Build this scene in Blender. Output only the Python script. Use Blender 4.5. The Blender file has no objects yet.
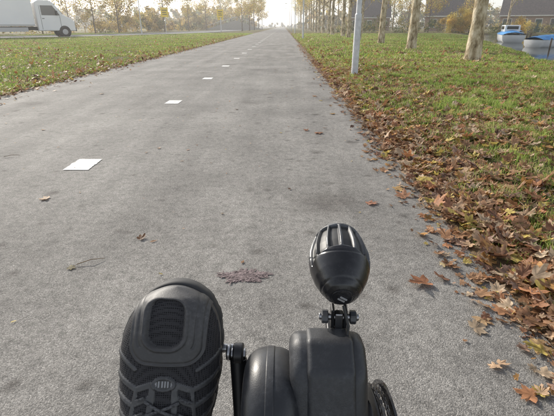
import bpy, bmesh, math, random
import numpy as np
from mathutils import Vector, Matrix
random.seed(4); rng=np.random.default_rng(7)
C=bpy.context.scene.collection
R=math.radians

# ---------------------------------------------------------------- helpers
_lat=np.random.default_rng(3).random((257,257))
def vnoise(x,y):
    x=np.asarray(x,float);y=np.asarray(y,float)
    xi=np.floor(x).astype(int);yi=np.floor(y).astype(int)
    fx=x-xi;fy=y-yi;fx=fx*fx*(3-2*fx);fy=fy*fy*(3-2*fy)
    a=_lat[xi%256,yi%256];b=_lat[(xi+1)%256,yi%256];c=_lat[xi%256,(yi+1)%256];d=_lat[(xi+1)%256,(yi+1)%256]
    return (a*(1-fx)+b*fx)*(1-fy)+(c*(1-fx)+d*fx)*fy
def fbm(x,y,o=3):
    s=0;a=.5;t=0
    for i in range(o):
        s=s+a*vnoise(x*2**i+17*i,y*2**i+31*i);t+=a;a*=.5
    return s/t
def sst(a,b,x):
    t=np.clip((np.asarray(x,float)-a)/(b-a),0,1);return t*t*(3-2*t)

def add(o,parent=None):
    C.objects.link(o)
    if parent is not None:o.parent=parent
    return o
def empty(name,loc=(0,0,0),rot=(0,0,0),scale=1):
    e=bpy.data.objects.new(name,None);e.location=loc;e.rotation_euler=rot;e.scale=(scale,)*3;e.empty_display_size=.1
    C.objects.link(e);return e
def mesh_np(name,verts,faces,mats=(),col=None,smooth=False,matidx=None,parent=None):
    """faces: ndarray (n,k)"""
    me=bpy.data.meshes.new(name);verts=np.asarray(verts,np.float32);faces=np.asarray(faces,np.int32)
    me.vertices.add(len(verts));me.vertices.foreach_set('co',verts.ravel())
    n,k=faces.shape
    me.loops.add(n*k);me.loops.foreach_set('vertex_index',faces.ravel())
    me.polygons.add(n);me.polygons.foreach_set('loop_start',np.arange(0,n*k,k,dtype=np.int32))
    try: me.polygons.foreach_set('loop_total',np.full(n,k,np.int32))
    except Exception: pass
    if smooth: me.polygons.foreach_set('use_smooth',np.ones(n,bool))
    for m in mats:me.materials.append(m)
    if matidx is not None: me.polygons.foreach_set('material_index',np.asarray(matidx,np.int32))
    me.update(calc_edges=True);me.validate()
    if col is not None:
        a=me.color_attributes.new('col','FLOAT_COLOR','POINT')
        cc=np.ones((len(verts),4),np.float32);cc[:,:3]=col;a.data.foreach_set('color',cc.ravel())
    o=bpy.data.objects.new(name,me);return add(o,parent)
def mesh_py(name,verts,faces,mats=(),smooth=False,parent=None,bevel=0,seg=3,mi=None):
    me=bpy.data.meshes.new(name);me.from_pydata([tuple(v) for v in verts],[],faces)
    for m in mats:me.materials.append(m)
    if mi:
        for p,i in zip(me.polygons,mi):p.material_index=i
    bm=bmesh.new();bm.from_mesh(me);bmesh.ops.recalc_face_normals(bm,faces=bm.faces);bm.to_mesh(me);bm.free()
    o=bpy.data.objects.new(name,me);add(o,parent)
    if smooth or bevel:
        for p in me.polygons:p.use_smooth=True
    if bevel:
        b=o.modifiers.new('bev','BEVEL');b.width=bevel;b.segments=seg;b.limit_method='ANGLE';b.angle_limit=R(25)
        w=o.modifiers.new('wn','WEIGHTED_NORMAL');w.keep_sharp=False
    return o
def box(name,c,s,mat,parent=None,bevel=0,rot=None):
    x,y,z=[k/2 for k in s]
    v=[Vector((sx*x,sy*y,sz*z)) for sx in(-1,1) for sy in(-1,1) for sz in(-1,1)]
    if rot is not None:v=[rot@p for p in v]
    v=[p+Vector(c) for p in v]
    f=[(0,1,3,2),(4,6,7,5),(0,4,5,1),(2,3,7,6),(0,2,6,4),(1,5,7,3)]
    return mesh_py(name,v,f,[mat],parent=parent,bevel=bevel)
def extrude_x(name,prof,x0,x1,mat,parent=None,bevel=0,seg=4):
    n=len(prof);v=[(x0,y,z) for y,z in prof]+[(x1,y,z) for y,z in prof]
    f=[tuple(range(n)),tuple(range(2*n-1,n-1,-1))]+[(i,(i+1)%n,n+(i+1)%n,n+i) for i in range(n)]
    return mesh_py(name,v,f,[mat],parent=parent,bevel=bevel,seg=seg)
def tube_data(pts,rad,seg=10):
    pts=[Vector(p) for p in pts];V=[];F=[];n=len(pts)
    up=Vector((0.13,.21,1)).normalized()
    for i,p in enumerate(pts):
        t=(pts[min(i+1,n-1)]-pts[max(i-1,0)]).normalized()
        a=t.cross(up)
        if a.length<.15:a=t.cross(Vector((1,.1,0)))
        a.normalize();b=t.cross(a)
        r=rad[i] if hasattr(rad,'__len__') else rad
        for k in range(seg):
            th=2*math.pi*k/seg;V.append(p+a*(r*math.cos(th))+b*(r*math.sin(th)))
    for i in range(n-1):
        for k in range(seg):
            F.append((i*seg+k,i*seg+(k+1)%seg,(i+1)*seg+(k+1)%seg,(i+1)*seg+k))
    return V,F
def tube(name,pts,rad,mat,parent=None,seg=16,cap=True):
    V,F=tube_data(pts,rad,seg)
    if cap:
        F=F+[tuple(range(seg)),tuple(range(len(V)-1,len(V)-seg-1,-1))]
    return mesh_py(name,V,F,[mat],smooth=True,parent=parent) if not cap else mesh_py(name,V,F,[mat],parent=parent,bevel=(min(rad) if hasattr(rad,'__len__') else rad)*.18,seg=2)

# ---------------------------------------------------------------- materials
def mat(name,base=(.5,.5,.5),rough=.6,metal=0,spec=.5,coat=0):
    m=bpy.data.materials.new(name);m.use_nodes=True
    p=m.node_tree.nodes['Principled BSDF'];p.inputs['Base Color'].default_value=(*base,1)
    p.inputs['Roughness'].default_value=rough;p.inputs['Metallic'].default_value=metal
    p.inputs['Specular IOR Level'].default_value=spec;p.inputs['Coat Weight'].default_value=coat
    return m
def N(m,t,**k):
    n=m.node_tree.nodes.new(t)
    for a,b in k.items():
        if a in n.inputs:n.inputs[a].default_value=b
        else:setattr(n,a,b)
    return n
def L(m,a,b):m.node_tree.links.new(a,b)
def P(m):return m.node_tree.nodes['Principled BSDF']
def ramp(m,stops,interp='LINEAR'):
    n=m.node_tree.nodes.new('ShaderNodeValToRGB');cr=n.color_ramp;cr.interpolation=interp
    while len(cr.elements)<len(stops):cr.elements.new(.5)
    for e,(p,c) in zip(cr.elements,stops):
        e.position=p;e.color=(*c,1) if hasattr(c,'__len__') else (c,c,c,1)
    return n
def noisy(m,c1,c2,scale=8,lo=.35,hi=.65,detail=6,bump=0,bscale=None,bdist=.01,coord='Object'):
    tc=N(m,'ShaderNodeTexCoord');n=N(m,'ShaderNodeTexNoise',Scale=scale,Detail=detail)
    L(m,tc.outputs[coord],n.inputs['Vector'])
    r=ramp(m,[(lo,c1),(hi,c2)]);L(m,n.outputs['Fac'],r.inputs['Fac']);L(m,r.outputs['Color'],P(m).inputs['Base Color'])
    if bump:
        n2=N(m,'ShaderNodeTexNoise',Scale=bscale or scale*4,Detail=4);L(m,tc.outputs[coord],n2.inputs['Vector'])
        b=N(m,'ShaderNodeBump',Strength=bump,Distance=bdist);L(m,n2.outputs['Fac'],b.inputs['Height']);L(m,b.outputs['Normal'],P(m).inputs['Normal'])
    return m
def attr_mat(name,rough=.6,trans=.3,noise=0,spec=.3):
    m=bpy.data.materials.new(name);m.use_nodes=True;p=P(m)
    a=N(m,'ShaderNodeAttribute',attribute_name='col');col=a.outputs['Color']
    if noise:
        tc=N(m,'ShaderNodeTexCoord');n=N(m,'ShaderNodeTexNoise',Scale=noise,Detail=5);L(m,tc.outputs['Object'],n.inputs['Vector'])
        r=ramp(m,[(.3,.55),(.7,1.25)]);L(m,n.outputs['Fac'],r.inputs['Fac'])
        mx=N(m,'ShaderNodeMix',data_type='RGBA',blend_type='MULTIPLY');mx.inputs[0].default_value=1
        L(m,col,mx.inputs[6]);L(m,r.outputs['Color'],mx.inputs[7]);col=mx.outputs[2]
    L(m,col,p.inputs['Base Color']);p.inputs['Roughness'].default_value=rough;p.inputs['Specular IOR Level'].default_value=spec
    if trans:
        t=N(m,'ShaderNodeBsdfTranslucent');L(m,col,t.inputs['Color']);mx=N(m,'ShaderNodeMixShader');mx.inputs[0].default_value=trans
        out=m.node_tree.nodes['Material Output'];L(m,p.outputs[0],mx.inputs[1]);L(m,t.outputs[0],mx.inputs[2]);L(m,mx.outputs[0],out.inputs['Surface'])
    return m

M_grass=attr_mat('grass_blades',.55,.45)
M_leaf=attr_mat('dead_leaf',.6,.32,noise=45)
M_fol=attr_mat('foliage',.6,.5)

def asphalt(name,c0,c1,patch=.5):
    m=mat(name,rough=.85,spec=.3);tc=N(m,'ShaderNodeTexCoord');p=P(m)
    big=N(m,'ShaderNodeTexNoise',Scale=.8,Detail=10,Roughness=.7);L(m,tc.outputs['Object'],big.inputs['Vector'])
    mp=N(m,'ShaderNodeMapping');mp.inputs['Scale'].default_value=(2.2,.22,1);L(m,tc.outputs['Object'],mp.inputs['Vector'])
    strk=N(m,'ShaderNodeTexNoise',Scale=1.5,Detail=7);L(m,mp.outputs[0],strk.inputs['Vector'])
    r1=ramp(m,[(.35,c0),(.65,c1)]);L(m,big.outputs['Fac'],r1.inputs['Fac'])
    r2=ramp(m,[(.3,.78),(.7,1.12)]);L(m,strk.outputs['Fac'],r2.inputs['Fac'])
    def mul(a,b,f=1):
        x=N(m,'ShaderNodeMix',data_type='RGBA',blend_type='MULTIPLY');x.inputs[0].default_value=f
        L(m,a,x.inputs[6]);L(m,b,x.inputs[7]);return x.outputs[2]
    col=mul(r1.outputs['Color'],r2.outputs['Color'])
    v=N(m,'ShaderNodeTexVoronoi',Scale=290);L(m,tc.outputs['Object'],v.inputs['Vector'])
    bw=N(m,'ShaderNodeSeparateColor');L(m,v.outputs['Color'],bw.inputs[0])
    r3=ramp(m,[(0,.55),(.45,.9),(.8,1.08),(1,1.5)]);L(m,bw.outputs[0],r3.inputs['Fac']);col=mul(col,r3.outputs['Color'])
    gr=N(m,'ShaderNodeTexNoise',Scale=420,Detail=3,Roughness=.7);L(m,tc.outputs['Object'],gr.inputs['Vector'])
    r3b=ramp(m,[(.35,.62),(.5,1.0),(.65,1.25)]);L(m,gr.outputs['Fac'],r3b.inputs['Fac']);col=mul(col,r3b.outputs['Color'],.8)
    md=N(m,'ShaderNodeTexNoise',Scale=22,Detail=8,Roughness=.75);L(m,tc.outputs['Object'],md.inputs['Vector'])
    r4=ramp(m,[(.33,.66),(.5,1.0),(.68,1.2)]);L(m,md.outputs['Fac'],r4.inputs['Fac']);col=mul(col,r4.outputs['Color'])
    wn=N(m,'ShaderNodeTexNoise',Scale=7,Detail=4);L(m,tc.outputs['Object'],wn.inputs['Vector'])
    for sc,w0,lo,hi,f in((2.1,.14,.05,.16,.95),(.9,.3,.05,.26,.8),(5.5,.07,.05,.2,.75)):
        st=N(m,'ShaderNodeTexVoronoi',Scale=sc)
        ma=N(m,'ShaderNodeVectorMath',operation='MULTIPLY_ADD');ma.inputs[1].default_value=(w0,)*3;L(m,wn.outputs['Color'],ma.inputs[0]);L(m,tc.outputs['Object'],ma.inputs[2])
        L(m,ma.outputs[0],st.inputs['Vector'])
        r5=ramp(m,[(lo,(.46,.44,.43)),(hi,1)]);L(m,st.outputs['Distance'],r5.inputs['Fac']);col=mul(col,r5.outputs['Color'],f)
    ck=N(m,'ShaderNodeTexVoronoi',Scale=.55,feature='DISTANCE_TO_EDGE');ma=N(m,'ShaderNodeVectorMath',operation='MULTIPLY_ADD');ma.inputs[1].default_value=(.45,)*3
    wn2=N(m,'ShaderNodeTexNoise',Scale=2.5,Detail=8,Roughness=.7);L(m,tc.outputs['Object'],wn2.inputs['Vector']);L(m,wn2.outputs['Color'],ma.inputs[0]);L(m,tc.outputs['Object'],ma.inputs[2]);L(m,ma.outputs[0],ck.inputs['Vector'])
    r6=ramp(m,[(.0,.6),(.0035,1)]);L(m,ck.outputs['Distance'],r6.inputs['Fac']);col=mul(col,r6.outputs['Color'],.6)
    L(m,col,p.inputs['Base Color'])
    ad=N(m,'ShaderNodeMath',operation='ADD');L(m,v.outputs['Distance'],ad.inputs[0]);L(m,md.outputs['Fac'],ad.inputs[1])
    b=N(m,'ShaderNodeBump',Strength=.5,Distance=.003);b.invert=True;L(m,ad.outputs[0],b.inputs['Height']);L(m,b.outputs['Normal'],p.inputs['Normal'])
    return m
M_path=asphalt('path_asphalt',(.175,.166,.154),(.285,.272,.252))
M_road=asphalt('road_asphalt',(.2,.2,.2),(.27,.27,.27))

M_ground=mat('soil_and_turf',rough=.95,spec=.1)
def mkground(m):
    tc=N(m,'ShaderNodeTexCoord')
    a=N(m,'ShaderNodeTexNoise',Scale=1.3,Detail=9,Roughness=.75);b=N(m,'ShaderNodeTexNoise',Scale=22,Detail=8,Roughness=.75)
    L(m,tc.outputs['Object'],a.inputs['Vector']);L(m,tc.outputs['Object'],b.inputs['Vector'])
    r=ramp(m,[(.35,(.11,.13,.045)),(.47,(.15,.15,.06)),(.58,(.17,.125,.07))]);L(m,a.outputs['Fac'],r.inputs['Fac'])
    # brown leaf mould close to the asphalt edges
    sx=N(m,'ShaderNodeSeparateXYZ');L(m,tc.outputs['Object'],sx.inputs[0])
    ab=N(m,'ShaderNodeMath',operation='ADD');ab.inputs[1].default_value=1.725;L(m,sx.outputs[0],ab.inputs[0]);aa=N(m,'ShaderNodeMath',operation='ABSOLUTE');L(m,ab.outputs[0],aa.inputs[0])
    mr=N(m,'ShaderNodeMapRange');mr.inputs['From Min'].default_value=3.4;mr.inputs['From Max'].default_value=2.75;L(m,aa.outputs[0],mr.inputs[0])
    sm=N(m,'ShaderNodeMix',data_type='RGBA');sm.inputs[7].default_value=(.17,.125,.08,1);L(m,mr.outputs[0],sm.inputs[0]);L(m,r.outputs[0],sm.inputs[6])
    r2=ramp(m,[(.3,.35),(.5,.9),(.7,1.5)]);L(m,b.outputs['Fac'],r2.inputs['Fac'])
    x=N(m,'ShaderNodeMix',data_type='RGBA',blend_type='MULTIPLY');x.inputs[0].default_value=1
    L(m,sm.outputs[2],x.inputs[6]);L(m,r2.outputs[0],x.inputs[7]);L(m,x.outputs[2],P(m).inputs['Base Color'])
    bp=N(m,'ShaderNodeBump',Strength=.8,Distance=.03);L(m,b.outputs['Fac'],bp.inputs['Height']);L(m,bp.outputs['Normal'],P(m).inputs['Normal'])
mkground(M_ground)
M_paint=noisy(mat('road_paint',rough=.7),(.40,.39,.37),(.78,.77,.74),scale=30,lo=.33,hi=.52,bump=.3,bscale=200,bdist=.002)

# ---------------------------------------------------------------- terrain
XL,XR=-4.35,.9
WL=-.16
road_c=np.array([(-75,5),(-52,17),(-34,32),(-21.5,45.5),(-15.5,66),(-12.5,110),(-11.5,200),(-11.5,420)],float)
def resample(poly,n=140):
    d=np.r_[0,np.cumsum(np.hypot(*np.diff(poly,axis=0).T))];t=np.linspace(0,d[-1],n)
    p=np.c_[np.interp(t,d,poly[:,0]),np.interp(t,d,poly[:,1])]
    for _ in range(6):p[1:-1]=(p[:-2]+p[1:-1]*2+p[2:])/4
    return p
RC=resample(road_c)
def road_dist(x,y):
    x=np.asarray(x,float);sh=x.shape;x=x.ravel();y=np.asarray(y,float).ravel();best=np.full(x.shape,1e9)
    for a,b in zip(RC[:-1:1],RC[1::1]):
        ab=b-a;t=np.clip(((x-a[0])*ab[0]+(y-a[1])*ab[1])/(ab@ab),0,1)
        best=np.minimum(best,np.hypot(x-a[0]-t*ab[0],y-a[1]-t*ab[1]))
    return best.reshape(sh)
def bankL(y): return np.where(y<12,8.6,8.6+.335*np.clip(y-13.5,0,200)*sst(12,18,y))
def canal_mask(x,y):
    b=bankL(np.asarray(y,float))
    return sst(b-.5,b+.7,x)*(1-sst(b+17,b+18.2,x))*(1-sst(66,69,y))*sst(-60,-55,y)
def g(x,y,rd=None):
    x=np.asarray(x,float);y=np.asarray(y,float)
    dr=x-(XR+.06*(fbm(y*2.3,y*0+4)-.5));dl=XL-x+.10*(fbm(y*2.0,y*0+9)-.5)
    out=np.maximum(dr,dl)
    z=-.03+.045*sst(-.08,.06,out)
    nz=(fbm(x*1.1,y*1.1)-.5)*.10+(fbm(x*5,y*5)-.5)*.035
    z=z+nz*sst(.0,.8,out)+.03*sst(.1,1.2,out)
    if rd is None: rd=road_dist(x,y)
    z=np.where(rd<3.9,-.04,z)
    b=bankL(y)
    z=z-.07*sst(b-3,b-.3,x)*(1-sst(b+18,b+21,x))
    z=z-1.0*canal_mask(x,y)
    return z
xs=np.unique(np.r_[-500,-350,-250,-180,np.arange(-140,-40,6),np.arange(-40,-6,.7),np.arange(-6,-4.0,.06),np.arange(-4,.6,.4),np.arange(.6,4,.05),np.arange(4,9,.15),np.arange(9,45,.4),np.arange(45,140,6),180,250,350,500].astype(float))
ys=np.unique(np.r_[-60,-40,-25,-15,-8,-4,-2,0,np.arange(.5,8,.06),np.arange(8,20,.2),np.arange(20,80,.7),np.arange(80,200,4),np.arange(200,420,15),500,700,1000].astype(float))
GX,GY=np.meshgrid(xs,ys);GZ=g(GX,GY)
nx,ny=len(xs),len(ys);idx=np.arange(nx*ny).reshape(ny,nx)
F=np.stack([idx[:-1,:-1],idx[:-1,1:],idx[1:,1:],idx[1:,:-1]],-1).reshape(-1,4)
mesh_np('ground',np.stack([GX,GY,GZ],-1).reshape(-1,3),F,[M_ground],smooth=True)
# path sheet
py=np.unique(np.r_[-60,-30,-10,np.arange(-2,12,.04),np.arange(12,60,.5),np.arange(60,420,10)].astype(float))
lx=XL+.05*(fbm(py*5,py*0+2)-.5)-.01;rx=XR+.07*(fbm(py*3,py*0+7)-.5)+.035*(fbm(py*17,py*0+3)-.5)+.02
cols=np.linspace(0,1,9);V=np.stack([np.stack([lx+(rx-lx)*c,py,np.full_like(py,.004)],-1) for c in cols],1)
idx=np.arange(len(py)*9).reshape(len(py),9);F=np.stack([idx[:-1,:-1],idx[:-1,1:],idx[1:,1:],idx[1:,:-1]],-1).reshape(-1,4)
mesh_np('cycle_path',V.reshape(-1,3),F,[M_path],smooth=True)
# dashes
V=[];F=[]
for k in range(-2,60):
    y0=2.98+k*2.93;x0=-1.56;w=.095;n=len(V)
    for t in range(25):
        yy=y0+.28*t/24
        V+= [(x0-w+rng.normal()*.003,yy,.008),(x0+w+rng.normal()*.003,yy,.008)]
    for t in range(24):F.append((n+2*t,n+2*t+1,n+2*t+3,n+2*t+2))
mesh_py('lane_marking',V,F,[M_paint])
# road + kerb
T=np.gradient(RC,axis=0);T/=np.linalg.norm(T,axis=1)[:,None];Nn=np.c_[T[:,1],-T[:,0]]
V=[];F=[]
for i in range(len(RC)):
    for s in(-3.5,3.5):V.append((*(RC[i]+Nn[i]*s),.0))
    if i:F.append((2*i-2,2*i-1,2*i+1,2*i))
mesh_py('road',V,F,[M_road])
M_conc=noisy(mat('concrete',rough=.85),(.3,.29,.27),(.42,.41,.39),scale=6,bump=.3)
for s in(3.6,-3.6):
    V=[];F=[]
    for i in range(len(RC)):
        for a,z in((-.1,-.05),(-.1,.1),(.1,.1),(.1,-.05)):V.append((*(RC[i]+Nn[i]*(s+a)),z))
        if i:
            for k in range(3):F.append((4*i-4+k,4*i-3+k,4*i+1+k,4*i+k))
    mesh_py('kerb',V,F,[M_conc])
# water
M_water=mat('canal_water',(.012,.018,.014),.06,spec=.6)
tc=N(M_water,'ShaderNodeTexCoord');n=N(M_water,'ShaderNodeTexNoise',Scale=2.2,Detail=3);L(M_water,tc.outputs['Object'],n.inputs['Vector'])
b=N(M_water,'ShaderNodeBump',Strength=.18,Distance=.03);L(M_water,n.outputs['Fac'],b.inputs['Height']);L(M_water,b.outputs['Normal'],P(M_water).inputs['Normal'])
mesh_py('water',[(6,-58,WL),(60,-58,WL),(60,72,WL),(6,72,WL)],[(0,1,2,3)],[M_water])

# ---------------------------------------------------------------- grass
def grass(name,x,y,h,w,colfn,lean=.5):
    n=len(x);z=g(x,y)-.005
    th=rng.random(n)*2*np.pi;dx=np.cos(th);dy=np.sin(th)
    la=rng.random(n)*2*np.pi;ln=rng.random(n)*lean*h
    lx,ly=np.cos(la)*ln,np.sin(la)*ln
    V=np.empty((n,5,3),np.float32)
    V[:,0]=np.c_[x-dx*w,y-dy*w,z];V[:,1]=np.c_[x+dx*w,y+dy*w,z]
    V[:,2]=np.c_[x+lx*.35-dx*w*.8,y+ly*.35-dy*w*.8,z+h*.6];V[:,3]=np.c_[x+lx*.35+dx*w*.8,y+ly*.35+dy*w*.8,z+h*.6]
    V[:,4]=np.c_[x+lx*1.2,y+ly*1.2,z+h*(1-.3*ln/np.maximum(h,1e-6))]
    b=np.arange(n)[:,None]*5
    F=np.concatenate([b+np.array([0,1,3]),b+np.array([0,3,2]),b+np.array([2,3,4])])
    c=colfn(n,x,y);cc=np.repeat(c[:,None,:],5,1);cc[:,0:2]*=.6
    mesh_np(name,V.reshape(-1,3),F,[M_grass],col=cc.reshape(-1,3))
def gcol(n,x,y):
    t=rng.random(n)[:,None];k=fbm(x*.8,y*.8)[:,None];k2=fbm(x*2.1+5,y*2.1)[:,None]
    a=np.array([.15,.24,.045]);b=np.array([.35,.43,.11]);d=np.array([.50,.43,.20])
    c=a*(1-t)+b*t;m=(rng.random(n)[:,None]<.12+.30*sst(.5,.62,k2));c=np.where(m,d*(.6+.5*t),c);return c*(.85+.5*k)
def in_view(x,y,m=1.15):
    return (np.abs(x)<(y*.917+.4)*.663*m+.3)
def leafy(x,y):
    k=fbm(x*1.25+11,y*1.25+5)*.55+fbm(x*3.1,y*3.1+8)*.45
    return sst(.36,.56,k+.30*np.exp(-((x-1.2)/.55)**2)-.012*x+.05+.10*sst(4.5,2,y))
X=[];Y=[];Hh=[];W=[]
n=520000;r=rng.random(n)
y=.9+ (r**1.5)*11; x=.92+rng.random(n)**.95*9
lf=leafy(x,y);k=fbm(x*5,y*5)*.6+fbm(x*13,y*13)*.4
keep=in_view(x,y)&(rng.random(n)<(1.0-.60*lf)*(.30+1.0*sst(.38,.6,k)))&(canal_mask(x,y)<.1)&(x>.92+.12*(fbm(y*3,y*0)))
x,y,k=x[keep],y[keep],k[keep];X.append(x);Y.append(y);Hh.append((.035+.065*rng.random(len(x)))*(.6+1.7*np.clip(k-.3,0,.5))*(.6+.4*sst(.95,1.3,x)));W.append(.0011+.0012*rng.random(len(x))+.0003*y)
n=170000;y=11+rng.random(n)**1.5*50;x=1.0+rng.random(n)*20
keep=in_view(x,y)&(canal_mask(x,y)<.2)&(fbm(x*.9,y*.9)>.3)
x,y=x[keep],y[keep];X.append(x);Y.append(y);Hh.append(.05+.07*rng.random(len(x)));W.append(.004+.0004*y)
n=340000;y=5.5+rng.random(n)**1.7*60;x=XL-.03-rng.random(n)**1.2*26
rd=road_dist(x,y);keep=in_view(x,y)&(rd>3.8)&(fbm(x*1.3,y*1.3)>.22)
x,y=x[keep],y[keep];X.append(x);Y.append(y);Hh.append(.025+.05*rng.random(len(x)));W.append(.0018+.00035*y)
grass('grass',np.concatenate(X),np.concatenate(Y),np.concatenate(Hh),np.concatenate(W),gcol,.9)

# ---------------------------------------------------------------- fallen leaves
pol=[(0,1.0),(7,.80),(13,.82),(17,.66),(27,.50),(36,.66),(41,.68),(50,.92),(58,.72),(66,.68),(78,.46),(92,.58),(104,.70),(116,.54),(135,.42),(160,.30)]
out=[(a,r) for a,r in pol]+[(180,.12)]+[(360-a,r) for a,r in reversed(pol[1:])]
tplA=np.array([(0,0)]+[(r*math.cos(R(a)),r*math.sin(R(a))) for a,r in out])
oval=[(0,1),(25,.6),(60,.42),(100,.4),(140,.5),(180,.75)]
o2=oval+[(360-a,r) for a,r in reversed(oval[1:-1])]
tplB=np.array([(0,0)]+[(r*math.cos(R(a)),r*math.sin(R(a))) for a,r in o2])
pal=np.array([(.34,.18,.09),(.48,.28,.16),(.56,.38,.24),(.24,.12,.07),(.62,.47,.32),(.46,.22,.11),(.62,.48,.14),(.17,.09,.06),(.55,.30,.11),(.46,.30,.22)])
def leaves(name,x,y,size,tpl,tilt=.35,lift=.0,zf=None,curl=.5,cols=None,parent=None):
    n=len(x);m=len(tpl);th=rng.random(n)*2*np.pi
    a=tpl[None,:,0]*size[:,None]*(.8+.35*rng.random((n,1)));b=tpl[None,:,1]*size[:,None]*(.6+.55*rng.random((n,1)))
    rr=np.hypot(tpl[:,0],tpl[:,1])[None,:];cu=(rng.random((n,1))*1.3-.35)*curl;ph=rng.random((n,1))*6.28
    ang=np.arctan2(tpl[:,1],tpl[:,0])[None,:]
    c=size[:,None]*(cu*rr**2*.55+.10*curl*rr*np.sin(ang*5+ph)+cu*.45*np.abs(np.sin(ang))*rr+.09*curl*rr*rng.normal(size=(n,m)))
    tx=rng.normal(size=n)*tilt;ty=rng.normal(size=n)*tilt
    c2=c+a*np.tan(np.clip(tx,-1,1))[:,None]+b*np.tan(np.clip(ty,-1,1))[:,None]
    cmin=c2.min(axis=1,keepdims=True)
    X_=x[:,None]+a*np.cos(th)[:,None]-b*np.sin(th)[:,None];Y_=y[:,None]+a*np.sin(th)[:,None]+b*np.cos(th)[:,None]
    z0=(zf if zf is not None else g(x,y))
    Z_=z0[:,None]+c2-cmin*.75+.003+(rng.random((n,1))*lift)
    V=np.stack([X_,Y_,Z_],-1).reshape(-1,3)
    k=np.arange(1,m);t=np.stack([np.zeros(m-1,int),k,np.r_[k[1:],1]],-1)
    F=(np.arange(n)[:,None,None]*m+t[None]).reshape(-1,3)
    if cols is None: cols=pal[rng.choice(len(pal),n,p=[.14,.16,.14,.08,.11,.12,.08,.04,.07,.06])]*(.7+.5*rng.random((n,1)))
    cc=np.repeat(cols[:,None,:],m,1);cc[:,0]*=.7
    return mesh_np(name,V,F,[M_leaf],col=cc.reshape(-1,3),smooth=False,parent=parent)
def cloud(n,fx,fy,keepfn):
    x=fx(n);y=fy(n);k=keepfn(x,y);return x[k],y[k]
x1,y1=cloud(52000,lambda n:.86+rng.random(n)**1.3*7.5,lambda n:.8+rng.random(n)**1.2*13,
  lambda x,y:in_view(x,y)&(rng.random(len(x))<(.07+.50*leafy(x,y))*(.45+.55*sst(6,2,x))*sst(.80,1.02,x+(rng.random(len(x))-.5)*.3)*np.clip(.6+y*.12,.0,1.0)))
# drift piled against the path edge close by
x1c,y1c=cloud(1500,lambda n:.93+np.abs(rng.normal(size=n))*.28,lambda n:.85+rng.random(n)**1.0*4.2,lambda x,y:in_view(x,y)&(fbm(y*1.4+3,y*0+1)>.30))
X_=np.r_[x1,x1c];Y_=np.r_[y1,y1c]
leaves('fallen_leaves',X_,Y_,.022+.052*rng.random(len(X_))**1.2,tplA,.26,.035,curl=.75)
x2,y2=cloud(20000,lambda n:1.0+rng.random(n)**1.3*18,lambda n:10+rng.random(n)**1.4*55,
  lambda x,y:in_view(x,y)&(canal_mask(x,y)<.02)&(rng.random(len(x))<np.clip(.8-.05*x+(fbm(x*.7,y*.7)-.5)*2.4,.08,1)))
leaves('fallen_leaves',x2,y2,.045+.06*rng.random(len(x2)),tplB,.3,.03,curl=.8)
x3,y3=cloud(19000,lambda n:XL+.1-rng.random(n)**1.6*20,lambda n:5.5+rng.random(n)**1.5*45,
  lambda x,y:in_view(x,y)&(road_dist(x,y)>3)&(rng.random(len(x))<np.clip(.38+(fbm(x*.8+9,y*.8)-.5)*3+.8*(x>XL-.6),.06,1)))
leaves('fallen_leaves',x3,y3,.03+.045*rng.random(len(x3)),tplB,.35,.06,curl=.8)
# litter on the path
lp=[(.60,1.50,.085,(.42,.19,.10)),(.735,1.26,.05,(.6,.40,.22)),(-.72,1.88,.045,(.25,.14,.08)),(-1.48,2.41,.045,(.42,.26,.13)),(.24,4.3,.065,(.34,.15,.08)),(.36,4.2,.07,(.34,.16,.08)),
 (.53,2.36,.06,(.45,.22,.14)),(.77,2.47,.075,(.46,.24,.14)),(.76,2.62,.06,(.52,.33,.14)),(.73,1.65,.035,(.7,.55,.3)),(-.95,1.6,.03,(.16,.13,.05)),(.62,5.2,.06,(.5,.32,.14)),(.7,3.5,.06,(.45,.24,.12)),(.05,2.6,.02,(.2,.12,.08)),
 (-.35,2.2,.018,(.4,.3,.2)),(-1.1,3.6,.03,(.35,.2,.1)),(-2.5,4.3,.04,(.4,.22,.1)),(-.6,5.5,.04,(.33,.18,.1)),(.5,6.6,.06,(.4,.24,.14)),(-2.9,6.8,.05,(.4,.26,.12)),(.84,1.92,.07,(.48,.26,.14)),(.86,1.12,.07,(.55,.38,.2)),(.80,1.42,.06,(.45,.26,.14)),(.83,1.30,.065,(.40,.2,.1))]
ax=np.array([p[0] for p in lp]);ay=np.array([p[1] for p in lp]);asz=np.array([p[2] for p in lp])
leaves('fallen_leaf',ax,ay,asz,tplA,.08,0,zf=np.full(len(lp),.005),curl=.4,cols=np.array([p[3] for p in lp]))
n=420;cx=-4.2+rng.random(n)*5.1;cy=1.2+rng.random(n)**1.2*22
leaves('leaf_litter',cx,cy,.005+.016*rng.random(n)**2+.0009*cy,tplB,.1,0,zf=np.full(n,.005),curl=.5)
n=900;cx=XR-.0-np.abs(rng.normal(size=n))*.10;cy=.9+rng.random(n)**1.4*25
leaves('leaf_litter',cx,cy,.012+.042*rng.random(n)**1.5,tplA,.2,0,zf=np.full(n,.005),curl=.6)
n=3000;cx=XR+.03-np.abs(rng.normal(size=n))*.05;cy=.9+rng.random(n)**1.2*16
leaves('leaf_litter',cx,cy,.004+.012*rng.random(n)**1.6,tplB,.3,.006,zf=np.full(n,.006),curl=.6)
n=420;cx=XL+.02+np.abs(rng.normal(size=n))*.2;cy=5+rng.random(n)**1.3*25
leaves('leaf_litter',cx,cy,.02+.04*rng.random(n)**2,tplB,.2,0,zf=np.full(n,.005),curl=.6)
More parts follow.
